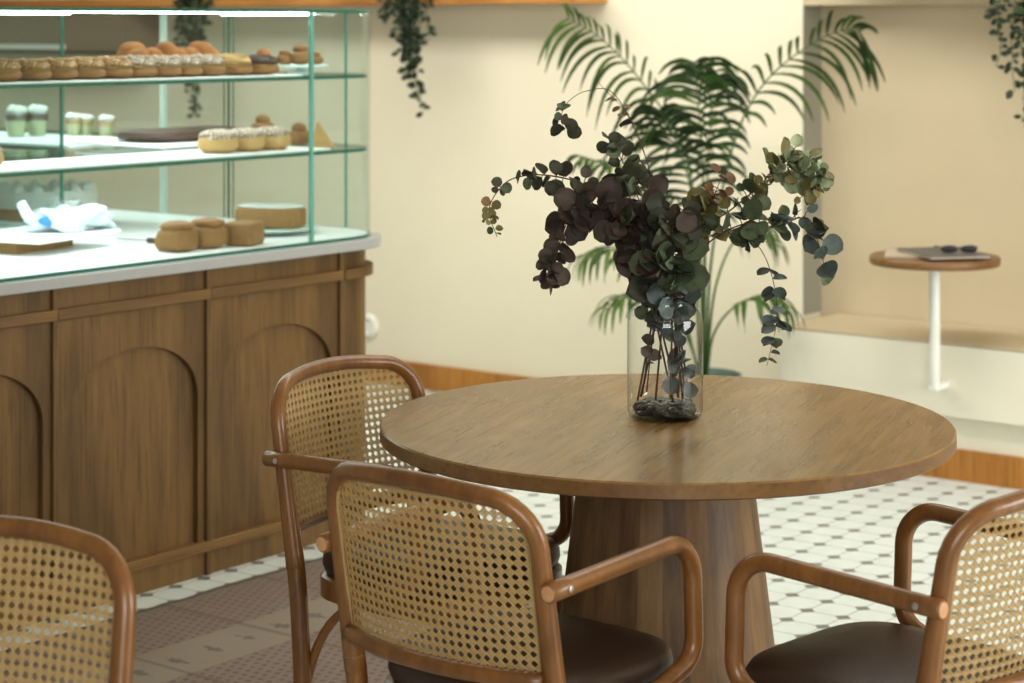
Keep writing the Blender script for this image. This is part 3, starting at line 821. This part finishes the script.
            b = MB(); b.lathe([(.0125, 0), (.012, .002), (.006, .003)], 16); pl = b.build('end_plug', M['plug'], am)
            pl.location = (s * .240, -.2535, .6584); pl.rotation_euler = (pi / 2, 0, 0)
    return t
gch = 'cane-backed chairs around the round table'
ch = make_chair()
ch.location = (-2.119, 2.802, 0); ch.rotation_euler = (0, 0, radians(-1.9)); ch['group'] = gch
ch['label'] = 'cane-backed armchair seen from behind in the front centre, before the table'
dup(ch, (-2.668, 3.235, 0), radians(-90), 'cane-backed armchair left of the table, nearest the oak counter', gch)
dup(ch, (-1.599, 3.093, 0), radians(83.3), 'cane-backed armchair at the lower right corner, cut by the frame', gch)
sc_ = make_chair(False, 'cane_chair')
sc_['label'] = 'armless cane-backed chair cut off at the lower left corner'
sc_.location = (-2.260, 1.629, 0); sc_.rotation_euler = (0, 0, radians(166 + 37.6))

# ------------------------------------------------------------------ rug
of = (-4.065, 2.2, 0)
b = MB()
nx, ny = 40, 60; W_, L_ = 1.16, 2.25
vs = []; fs = []
for j in range(ny + 1):
    for i in range(nx + 1):
        x, y = W_ * i / nx, L_ * j / ny
        z = .004 + .0025 * max(0, noise.noise(V((x * 2, y * 6, 3)))) + .003 * exp(-(((y - .31) % .36 - .18) / .012) ** 2)
        ex = .012 * noise.noise(V((0, y * 4, 1))) if i == 0 else 0
        vs.append((x + ex, y, z))
for j in range(ny):
    for i in range(nx):
        k = j * (nx + 1) + i; fs.append((k, k + 1, k + nx + 2, k + nx + 1))
b.add(vs, fs)
o = b.build('rug', M['rug'], None, loc=of)
sd = o.modifiers.new('s', 'SOLIDIFY'); sd.thickness = .003; sd.offset = -1
tag(o, 'faded dotted greyish pink rug along the foot of the counter', 'rug')

# ------------------------------------------------------------------ small side table on the bench
sx_, sy_ = -3.11, 6.33
t = thing('side_table', 'small round wooden side table on a white pole in front of the bench', 'side table', (sx_, sy_, .312))
b = MB(); b.lathe([(.210, .418), (.213, .422), (.213, .440), (.210, .444)], 64); b.build('table_top', M['edge'], t)
b = MB(); b.tube([(0, 0, .012), (0, 0, .2), (0, 0, .418)], .018, 14); b.build('pole', M['pole'], t, smooth=60)
b = MB(); b.box(-.017, .017, -.015, .076, 0, .022); b.build('foot_bracket', M['pole'], t, bevel=.003)
b = MB(); b.lathe([(.06, .411), (.06, .4175)], 24); b.build('mounting_plate', M['pole'], t)
def magazine(name, x, y, z, rz, w, h, th, mat, lab):
    t = thing(name, lab, 'magazine', (x, y, z), rz)
    b = MB(); b.box(-w / 2, w / 2, -h / 2, h / 2, 0, .0015); b.box(-w / 2, w / 2, -h / 2, h / 2, th - .0015, th); b.build('cover', mat, t)
    b = MB(); b.box(-w / 2 + .002, w / 2 - .003, -h / 2 + .003, h / 2 - .003, .0016, th - .0016); b.build('pages', M['paper2'], t)
ztop = .756
magazine('magazine', sx_ - .085, sy_ - .02, ztop, radians(25), .15, .21, .006, M['paper2'], 'pale magazine lying on the left of the side table')
magazine('magazine', sx_ + .03, sy_ + .0, ztop + .0065, radians(50), .21, .28, .010, M['paper'], 'dark grey magazine lying on the side table')
t = thing('sunglasses', 'dark sunglasses lying on the grey magazine', 'sunglasses', (sx_ + .09, sy_ - .005, ztop + .0168), radians(40))
for k_ in (-1, 1):
    b = MB(); b.blob((k_ * .033, 0, .013), .028, .003, .012, .8, 20, 8); b.build('lens', M['black'], t)
    b = MB(); b.tube([(k_ * .060, 0, .018), (k_ * .061, .06, .017), (k_ * .057, .115, .005)], .0022, 6); b.build('temple', M['black'], t, smooth=60)
b = MB(); b.tube([(-.008, 0, .016), (0, 0, .019), (.008, 0, .016)], .002, 6); b.build('bridge', M['black'], t, smooth=60)

# ------------------------------------------------------------------ jar with eucalyptus
YAW = radians(37.6)
JX, JY, JZ = -2.281, 3.458, .745
t = thing('glass_jar', 'clear glass jar holding eucalyptus on the round table', 'jar', (JX, JY, JZ), YAW)
prof = [(.066, .0), (.072, .006), (.0745, .016), (.075, .10), (.075, .185), (.073, .200), (.066, .213), (.058, .220), (.056, .226), (.056, .240), (.059, .243)]
b = MB(); b.lathe(prof, 48, cap1=False); b.build('jar_body', M['jar'], t, smooth=60)
b = MB(); b.tube([(.0585 * cos(a), .0585 * sin(a), .243) for a in [2 * pi * i / 40 for i in range(40)]], .003, 8, closed=True); b.build('jar_rim', M['jar'], t, smooth=60)
b = MB(); rp = random.Random(5)
for i in range(170):
    a = rp.uniform(0, 2 * pi); q = sqrt(rp.random()) * .055; s = rp.uniform(.007, .014)
    b.blob((q * cos(a), q * sin(a), .008 + rp.uniform(0, .016)), s * 1.2, s, s * .6, .9, 8, 6, rot=a, zmin=-.006)
o = b.build('pebble_bed', M['pebble'], None, loc=(JX, JY, JZ + .003)); tag(o, 'bed of dark pebbles in the bottom of the glass jar', 'pebbles', kind='stuff')

# colours
EC = {'plum': (lin(50, 42, 37), lin(82, 70, 62)), 'dark': (lin(42, 44, 34), lin(70, 70, 54)), 'green': (lin(58, 68, 50), lin(92, 102, 78)),
      'olive': (lin(82, 78, 44), lin(124, 116, 76)), 'pale': (lin(104, 116, 88), lin(152, 160, 130)), 'blue': (lin(58, 68, 66), lin(96, 108, 104)), 'rust': (lin(86, 62, 42), lin(118, 90, 60))}
NEAR = {'plum': ['dark', 'plum'], 'dark': ['plum', 'green'], 'green': ['dark', 'blue', 'olive'], 'olive': ['green', 'rust'], 'pale': ['green', 'olive'], 'blue': ['green', 'dark'], 'rust': ['olive', 'plum']}
def leaf_round(b, base, d, nrm, L, W, col, cup=.15, tip=.1):
    """roundish leaf starting at base along d with normal nrm"""
    d = d.normalized(); nrm = (nrm - d * nrm.dot(d)).normalized(); s = d.cross(nrm)
    rows = 8; vs = []; fs = []
    for i in range(rows + 1):
        q = i / rows; e = 2 * q - 1
        w = W * max(.03, sqrt(max(0, 1 - e * e)) * (1 - .12 * e)) * (1 if i < rows else tip * 3)
        for k in (-1, -.5, 0, .5, 1):
            h = cup * W * (k * k) - .22 * L * (q - .5) ** 2 * (1 if cup > 0 else -1)
            vs.append(base + d * (L * q) + s * (w * k) + nrm * h)
    for i in range(rows):
        for k in range(4): fs.append((i * 5 + k, i * 5 + k + 1, i * 5 + 6 + k, i * 5 + 5 + k))
    b.add(vs, fs, 0, col)
U = .001977      # metres per layout unit; layout: x right of the jar, z above its foot
def branch(label, pts, leaves, stem_r=.0022, seed=1, dep=(0, 0), name='eucalyptus_branch', flat=False):
    """pts: (x,z[,y]) units; leaves: (t0,t1,count,size0,size1,colour,spread)"""
    rn = random.Random(seed)
    n = len(pts); P = []
    for i, p in enumerate(pts):
        y = (p[2] * U if len(p) > 2 else dep[0] + (dep[1] - dep[0]) * i / (n - 1))
        P.append((p[0] * U, y, p[1] * U))
    path = smooth_path(P, 60)
    t = thing(name, label, 'eucalyptus branch', (JX, JY, JZ), YAW, 'eucalyptus branches in the jar')
    b = MB(); b.tube(path, lambda q: stem_r * (1 - .7 * q), 7)
    tw = b
    lb = MB()
    for t0, t1, cnt, s0, s1, colr, spread in leaves:
        for i in range(cnt):
            q = t0 + (t1 - t0) * (i + rn.uniform(-.3, .3)) / max(1, cnt - 1) if cnt > 1 else t0
            q = min(1, max(0, q)); k = min(len(path) - 2, int(q * (len(path) - 1)))
            tan = (path[k + 1] - path[k]).normalized(); p = path[k]
            sz = (s0 + (s1 - s0) * i / max(1, cnt - 1)) * U * .76 * rn.uniform(.65, 1.25)
            pairs = 2 if rn.random() < .85 else 1
            a0 = rn.uniform(0, 2 * pi)
            for m in range(pairs):
                ref = V((0, -1, 0)) if abs(tan.y) < .8 else V((1, 0, 0))
                u = tan.cross(ref).normalized(); w = tan.cross(u)
                a = a0 + pi * m + rn.uniform(-.5, .5)
                out = (u * cos(a) + w * sin(a) * .8 + tan * rn.uniform(.1, .6)).normalized()
                st_ = p + out * (spread * U * rn.uniform(.0, 1.)) + V((rn.uniform(-1, 1), rn.uniform(-1, 1), rn.uniform(-1, 1))) * (spread * .5 * U)
                if spread > 3: tw.tube([p, (p + st_) / 2 + V((0, 0, .003)), st_], .0009, 4, cap=False)
                nr = (V((rn.uniform(-1., 1.), -1 + rn.uniform(-.5, .7), rn.uniform(-.4, 1.2)))).normalized()
                if flat: nr = V((rn.uniform(-.4, .4), -.35, 1)); out = V((out.x, out.y * .6, out.z * .3 - .1)).normalized()
                if abs(nr.dot(out)) > .93: nr = V((.5, -.5, .7))
                lo, hi = EC[colr if rn.random() < .8 else rn.choice(NEAR[colr])]
                f = rn.random() ** 1.3; col = tuple(1.45 * (x + (y - x) * f) for x, y in zip(lo, hi))
                leaf_round(lb, st_, out + V((0, 0, rn.uniform(-.5, .1))), nr, sz, sz * .50, col, rn.uniform(.05, .5))
    tw.build('stem', M['stem'], t, smooth=60)
    lb.build('leaves', M['euc'], t, smooth=60)
    return t
# foot of every stem stands in the pebbles
branch('far left eucalyptus branch arching out and down to small leaf tips', [(-28, 18, -8), (-14, 90), (-8, 122), (-30, 180), (-75, 228), (-115, 242), (-150, 240), (-168, 226), (-176, 206), (-168, 182)],
       [(.36, .46, 5, 22, 24, 'plum', 6), (.46, .62, 9, 22, 18, 'dark', 5), (.66, .78, 3, 15, 13, 'dark', 2), (.84, 1., 7, 13, 8, 'olive', 2)], seed=2, dep=(0, -.03))
branch('left eucalyptus branch drooping with large plum leaves', [(8, 16, 4), (-8, 90), (-14, 122), (-36, 178), (-66, 212), (-92, 208), (-106, 176), (-116, 150), (-118, 138)],
       [(.44, .66, 12, 30, 28, 'plum', 7), (.66, .97, 17, 26, 20, 'plum', 5)], seed=3, dep=(0, -.06))
branch('tall thin eucalyptus twig with sparse narrow leaves at top', [(-22, 22, 10), (-12, 95), (-6, 122), (-2, 190), (-16, 250), (-34, 298), (-70, 338)],
       [(.70, .80, 2, 18, 16, 'dark', 1), (.86, .94, 3, 15, 14, 'rust', 1)], .0016, seed=4, dep=(.02, .03), flat=True)
branch('small dangling eucalyptus twig with dark leaves at upper left', [(-18, 24, 6), (-10, 100), (-6, 124), (-4, 190), (-20, 262), (-50, 322), (-78, 326), (-98, 314), (-104, 298), (-100, 286)],
       [(.80, 1., 5, 16, 17, 'dark', 3)], .0014, seed=6, dep=(.02, .0))
branch('upright eucalyptus branch with large dark leaves above the middle', [(14, 18, 8), (-4, 90), (-8, 122), (-16, 180), (-30, 228), (-46, 262), (-54, 276)],
       [(.50, .75, 13, 27, 27, 'dark', 10), (.75, 1., 9, 22, 19, 'dark', 8)], seed=7, dep=(0, .0))
branch('short eucalyptus branch of plum leaves just above the jar mouth on the left', [(-10, 18, -6), (-4, 90), (-4, 120), (-16, 150), (-34, 185), (-52, 205)],
       [(.55, 1., 34, 32, 30, 'plum', 11)], seed=8, dep=(0, -.07))
branch('centre eucalyptus branch of grey-green leaves leaning forward', [(4, 20, -12), (6, 90), (4, 120), (6, 150), (2, 180), (8, 215)],
       [(.52, .8, 22, 34, 32, 'green', 13), (.7, 1., 14, 30, 28, 'dark', 12)], seed=9, dep=(0, -.09))
branch('eucalyptus branch with broad olive leaves right of the middle', [(18, 18, 4), (10, 90), (8, 122), (16, 160), (30, 195), (44, 215), (56, 246)],
       [(.55, .82, 13, 34, 32, 'olive', 9), (.82, 1., 7, 20, 16, 'rust', 6)], seed=10, dep=(0, -.04))
branch('long right eucalyptus branch ending in a pale bushy cluster', [(24, 20, 0), (14, 90), (10, 122), (30, 178), (68, 208), (92, 228), (116, 250), (142, 250), (154, 228)],
       [(.50, .62, 7, 20, 18, 'green', 7), (.62, .76, 10, 16, 15, 'olive', 7), (.72, .98, 40, 19, 19, 'pale', 13), (.8, 1., 14, 15, 15, 'olive', 15)], seed=11, dep=(0, .02))
branch('right eucalyptus branch of blue-grey leaves hanging at the far right', [(20, 22, -4), (12, 90), (10, 120), (32, 165), (70, 192), (108, 196), (140, 200), (150, 176), (156, 152)],
       [(.50, .66, 7, 28, 26, 'green', 7), (.62, .84, 10, 26, 24, 'blue', 7), (.91, .92, 1, 22, 22, 'blue', 2), (.99, 1., 1, 27, 27, 'blue', 1)], seed=12, dep=(0, -.05))
branch('thin eucalyptus branch trailing down on the right with paired leaves', [(10, 24, 2), (10, 92), (12, 122), (30, 170), (66, 188), (92, 172), (106, 140), (110, 100), (100, 54)],
       [(.46, .58, 4, 24, 20, 'green', 6), (.72, 1., 10, 22, 17, 'blue', 1)], .0016, seed=13, dep=(0, -.03), flat=True)
branch('low eucalyptus sprig with grey leaves inside the jar neck', [(12, 22, -14), (14, 50), (8, 80), (6, 106), (10, 130)],
       [(.1, .2, 2, 22, 22, 'blue', 3), (.25, .35, 3, 22, 20, 'blue', 3), (.5, 1., 20, 20, 26, 'blue', 9)], seed=14, dep=(0, -.04))
branch('low dark eucalyptus sprig pressed against the left inside of the jar', [(-24, 20, 4), (-16, 60), (-10, 96), (-8, 126)],
       [(.3, .45, 4, 18, 18, 'plum', 4), (.6, 1., 12, 18, 22, 'dark', 7)], seed=15, dep=(0, -.02))

# ------------------------------------------------------------------ potted palm
UP = .00354
cx_, cd_ = (703 - 512) / 2090 * 7.35, 7.35
PX, PY = cx_ * cos(YAW) - cd_ * sin(YAW), cx_ * sin(YAW) + cd_ * cos(YAW)
palm = thing('potted_palm', 'tall green palm in a grey-green pot behind the table by the wall', 'potted plant', (PX, PY, 0), YAW)
b = MB(); b.lathe([(.095, 0), (.105, .01), (.125, .15), (.135, .285), (.139, .292), (.133, .294), (.128, .28), (.122, .24)], 40, cap1=False); b.build('pot', M['pot'], palm, smooth=50)
b = MB(); b.lathe([(.05, .235), (.1205, .24), (.06, .252)], 28, cap0=False); b.build('soil', M['soil'], palm)
def frond(pts, l0, l1, n, side_bias=(1, 1), droop=.5, seed=1, start=.4, col=(lin(38, 74, 30), lin(78, 120, 48)), width=.0085, spread=1., twist=0.):
    """pts: (x,z,y) layout units about the pot centre / floor; leaflets from 'start' to the tip"""
    rn = random.Random(seed)
    path = smooth_path([(p[0] * UP, p[2] * UP, p[1] * UP) for p in pts], 60); N = len(path)
    b = MB(); b.tube(path, lambda q: .0055 * (1 - .8 * q), 7)
    fr = b.build('frond_stalk', M['gstem'], palm, smooth=60)
    lb = MB()
    for i in range(n):
        q = start + (1 - start) * (i + .5) / n; k = min(N - 2, int(q * (N - 1))); p = path[k]; tan = (path[k + 1] - path[k]).normalized()
        ref = V((0, 0, 1)) if abs(tan.z) < .85 else V((0, -1, 0))
        sd = tan.cross(ref).normalized(); up = sd.cross(tan)
        sd, up = sd * cos(twist) + up * sin(twist), up * cos(twist) - sd * sin(twist); r_ = (q - start) / (1 - start); L = l0 + (l1 - l0) * r_; L *= .55 + .45 * sin(pi * (.2 + .7 * r_))
        for s in (-1, 1):
            bias = side_bias[0 if s < 0 else 1]
            if bias <= 0: continue
            LL = L * bias * rn.uniform(.85, 1.1)
            d = (sd * s * spread + tan * rn.uniform(.55, .8) + up * rn.uniform(.05, .35)).normalized()
            pos = p.copy(); m = 8; vs = []; fs = []; f = rn.random(); c_ = tuple(x + (y - x) * f for x, y in zip(*col))
            dirn = d.copy(); g = droop * rn.uniform(.7, 1.3)
            for j in range(m + 1):
                u_ = j / m; w = width * (sin(pi * (.06 + .92 * u_)) ** .7)
                wv = dirn.cross(up if abs(dirn.dot(up)) < .95 else tan).normalized()
                nn = wv.cross(dirn)
                vs += [pos - wv * w + nn * w * .35, pos.copy(), pos + wv * w + nn * w * .35]
                pos = pos + dirn * (LL / m); dirn = (dirn + V((0, 0, -1)) * (g * .30 * (.4 + u_))).normalized()
            for j in range(m):
                for a in (0, 1): fs.append((j * 3 + a, j * 3 + a + 1, j * 3 + 4 + a, j * 3 + 3 + a))
            lb.add(vs, fs, 0, c_)
    lb.build('leaflets', M['palm'], fr, smooth=60)
# layout: x = right of pot centre, z = height (450 = about 1.6 m), y = towards the wall
Zf = lambda py: (25 - py) + 1.52 / UP
def FP(*pts): return [(px - 703, Zf(py), dy) for px, py, dy in pts]
G1, G2_ = (lin(36, 60, 26), lin(74, 102, 46)), (lin(24, 42, 22), lin(48, 70, 36))
frond(FP((702, 372, 0), (700, 260, 0), (684, 150, -6), (640, 80, -20), (600, 38, -30), (566, 18, -36)), .38, .30, 19, (1, .42), 1.0, 1, .40, G1, .0075, 1., radians(48))
frond(FP((706, 372, 4), (712, 260, 8), (732, 150, 6), (760, 88, 0), (800, 50, -8), (838, 30, -14), (858, 32, -18)), .34, .30, 17, (1, .42), 1.0, 2, .40, G1, .0075, 1., radians(48))
frond(FP((703, 372, -4), (704, 250, -10), (700, 150, -20), (694, 90, -34), (690, 60, -50)), .30, .22, 18, (1, .6), 1.1, 3, .42, (lin(34, 58, 26), lin(74, 104, 44)))
frond(FP((700, 372, -2), (692, 260, -14), (668, 200, -30), (625, 168, -46), (578, 152, -58)), .24, .17, 14, (1, 1), 1.2, 4, .45, G1)
frond(FP((704, 372, 6), (706, 250, 20), (712, 150, 30), (716, 95, 36), (722, 74, 36)), .26, .20, 15, (.8, .75), 1.1, 5, .42, G2_)
frond(FP((703, 372, 0), (698, 260, -20), (686, 180, -44), (668, 130, -66), (652, 104, -84)), .28, .22, 17, (1, .8), 1.0, 12, .38, G2_)
frond(FP((699, 372, -6), (680, 310, -24), (645, 262, -44), (610, 242, -60), (580, 250, -70)), .22, .17, 10, (1, 1), 1.5, 6, .48, (lin(60, 88, 44), lin(108, 132, 70)))
frond(FP((699, 372, -8), (684, 330, -26), (655, 300, -44), (625, 288, -60), (600, 300, -68)), .20, .15, 8, (1, 1), 1.5, 7, .5, (lin(60, 92, 40), lin(108, 136, 64)))
frond(FP((706, 372, -6), (712, 330, -16), (730, 302, -30), (756, 290, -44), (782, 302, -52)), .24, .17, 6, (1, 1), 1.5, 8, .48, (lin(52, 88, 36), lin(98, 130, 56)), .012)
frond(FP((706, 372, 0), (714, 290, -4), (732, 240, -10), (756, 226, -16), (776, 244, -22)), .22, .15, 9, (1, 1), 1.3, 9, .48, (lin(52, 84, 40), lin(88, 118, 60)))

# ------------------------------------------------------------------ trailing ivy
def ivy(loc, strands, label, seed, pot=True, leaf=.030):
    """strands: (x, y, length, sway); vines fall from the shelf edge"""
    rn = random.Random(seed); t = thing('trailing_ivy', label, 'hanging plant', loc, YAW, 'ivy trailing from the shelves')
    if pot:
        b = MB(); b.lathe([(.06, .0), (.08, .12), (.084, .122), (.078, .11)], 24, cap1=True); o = b.build('pot', M['terra'], t); o.location = (0, .11, .0)
    sb = MB(); lb = MB()
    for x, y, L, sw in strands:
        y -= .05 + max(0, x) * .5; pts = [V((x * .4, .11, .10)), V((x * .8, y * .5 + .04, .11)), V((x, y, .03))]
        n = max(4, int(L / .04)); dx = 0
        for i in range(1, n + 1):
            dx += rn.uniform(-.012, .012) + sw * .04
            pts.append(V((x + dx, y + rn.uniform(-.01, .01), .03 - L * i / n)))
        path = smooth_path(pts, 6 * len(pts)); sb.tube(path, .0013, 5)
        for k in range(6, len(path)):
            if rn.random() < .30: continue
            p = path[k]; a = rn.uniform(0, 2 * pi)
            d = V((cos(a), sin(a) * .6 - .2, rn.uniform(-.9, .1))); nr = V((rn.uniform(-.6, .6), -1, rn.uniform(-.2, .8)))
            f = rn.random(); lo, hi = lin(20, 34, 22), lin(58, 74, 48); s = leaf * rn.uniform(.7, 1.25)
            leaf_round(lb, p + d.normalized() * .006, d, nr, s, s * .30, tuple(q + (w - q) * f for q, w in zip(lo, hi)), .1, .05)
    sb.build('vines', M['gstem'], t, smooth=60); lb.build('leaves', M['ivy'], t, smooth=60)
ivy((-5.565, 6.52, 1.6405), [(-.07, -.085, .12, -.1), (-.05, -.09, .20, 0), (-.02, -.09, .32, .0), (.0, -.095, .44, .12), (.01, -.09, .50, .14), (.03, -.09, .36, .02), (.06, -.09, .18, .05), (.075, -.085, .22, .1), (-.03, -.09, .26, 0), (.02, -.10, .30, .1)],
    'trailing ivy hanging from the shelf right of the display case', 1)
ivy((-6.80, 6.52, 1.6405), [(-.06, -.09, .24, 0), (-.03, -.09, .36, 0), (.0, -.09, .55, 0), (.02, -.09, .46, 0), (.05, -.09, .30, 0), (.07, -.085, .22, 0), (-.01, -.09, .40, 0), (.035, -.09, .26, 0)],
    'trailing ivy seen through the glass of the display case', 2)
ivy((-2.865, 6.46, 1.7555), [(-.09, -.09, .30, -.05), (-.05, -.09, .48, 0), (-.02, -.09, .58, .0), (.0, -.095, .66, .02), (.02, -.09, .62, 0), (.05, -.09, .58, 0), (.08, -.09, .6, 0), (.11, -.085, .52, 0), (.02, -.10, .54, 0), (.14, -.08, .6, 0), (-.07, -.09, .40, -.02), (.06, -.10, .44, 0), (.03, -.11, .50, 0), (-.03, -.10, .36, 0)],
    'trailing ivy hanging at the upper right corner over the niche', 3, True, .027)

# ------------------------------------------------------------------ light
w = bpy.data.worlds.new('World'); scn.world = w; w.use_nodes = True
bg = w.node_tree.nodes['Background']; bg.inputs[0].default_value = (1., .975, .93, 1); bg.inputs[1].default_value = .32
def area(name, loc, target, sx, sy, power, col):
    l = bpy.data.lights.new(name, 'AREA'); l.shape = 'RECTANGLE'; l.size = sx; l.size_y = sy; l.energy = power; l.color = col
    o = bpy.data.objects.new(name, l); C.objects.link(o); o.location = loc
    o.rotation_euler = (V(target) - V(loc)).to_track_quat('-Z', 'Y').to_euler(); return o
area('window_or_fill', (2.6, 4.8, 1.6), (-3.0, 5.0, .2), 2.4, 1.8, 150, (1., 1., .985))
area('window_or_fill', (2.2, -2.2, 2.2), (-4.6, 6.4, .9), 3.0, 2.0, 175, (1., .99, .96))  # fill added behind the camera to brighten the wall; no window known there
area('case_fill', (XF - .3, 3.78, 1.356), (XF - .3, 3.78, 0), 1.35, .5, 5.5, (.95, 1., .98)).rotation_euler = (0, 0, pi / 2)  # unseen area light added below the top shelf to brighten the case
area('case_fill', (XF - .3, 3.78, 1.134), (XF - .3, 3.78, 0), 1.35, .5, 4.5, (.95, 1., .98)).rotation_euler = (0, 0, pi / 2)  # unseen fill added below the middle shelf for the case floor
area('case_fill', (-5.6, 4.5, 1.50), (-5.6, 4.5, 0), 1.2, .5, 5, (.95, 1., .98)).rotation_euler = (0, 0, 0)  # unseen fill added inside the rear wing
area('wall_wash_fill', (-4.2, 5.0, 2.9), (-4.3, 5.9, .6), 5.0, .9, 108, (1., .98, .95))  # added overhead fill that washes the wall and rims the chair rails

# ------------------------------------------------------------------ camera
cd = bpy.data.cameras.new('camera'); cam = bpy.data.objects.new('camera', cd); C.objects.link(cam)
cam.location = (0, 0, 1.52); cam.rotation_euler = (pi / 2, 0, YAW)
cd.sensor_width = 36; cd.lens = 2090 / 1024 * 36
cd.shift_y = -(341.5 - 25) / 1024
cd.dof.use_dof = True; cd.dof.focus_distance = 3.9; cd.dof.aperture_fstop = 4.5
cd.clip_end = 60
scn.camera = cam
scn.view_settings.view_transform = 'Standard'
scn.view_settings.exposure = 0.12
scn.view_settings.gamma = 0.90
scn.cycles.transparent_max_bounces = 40
scn.cycles.max_bounces = 10
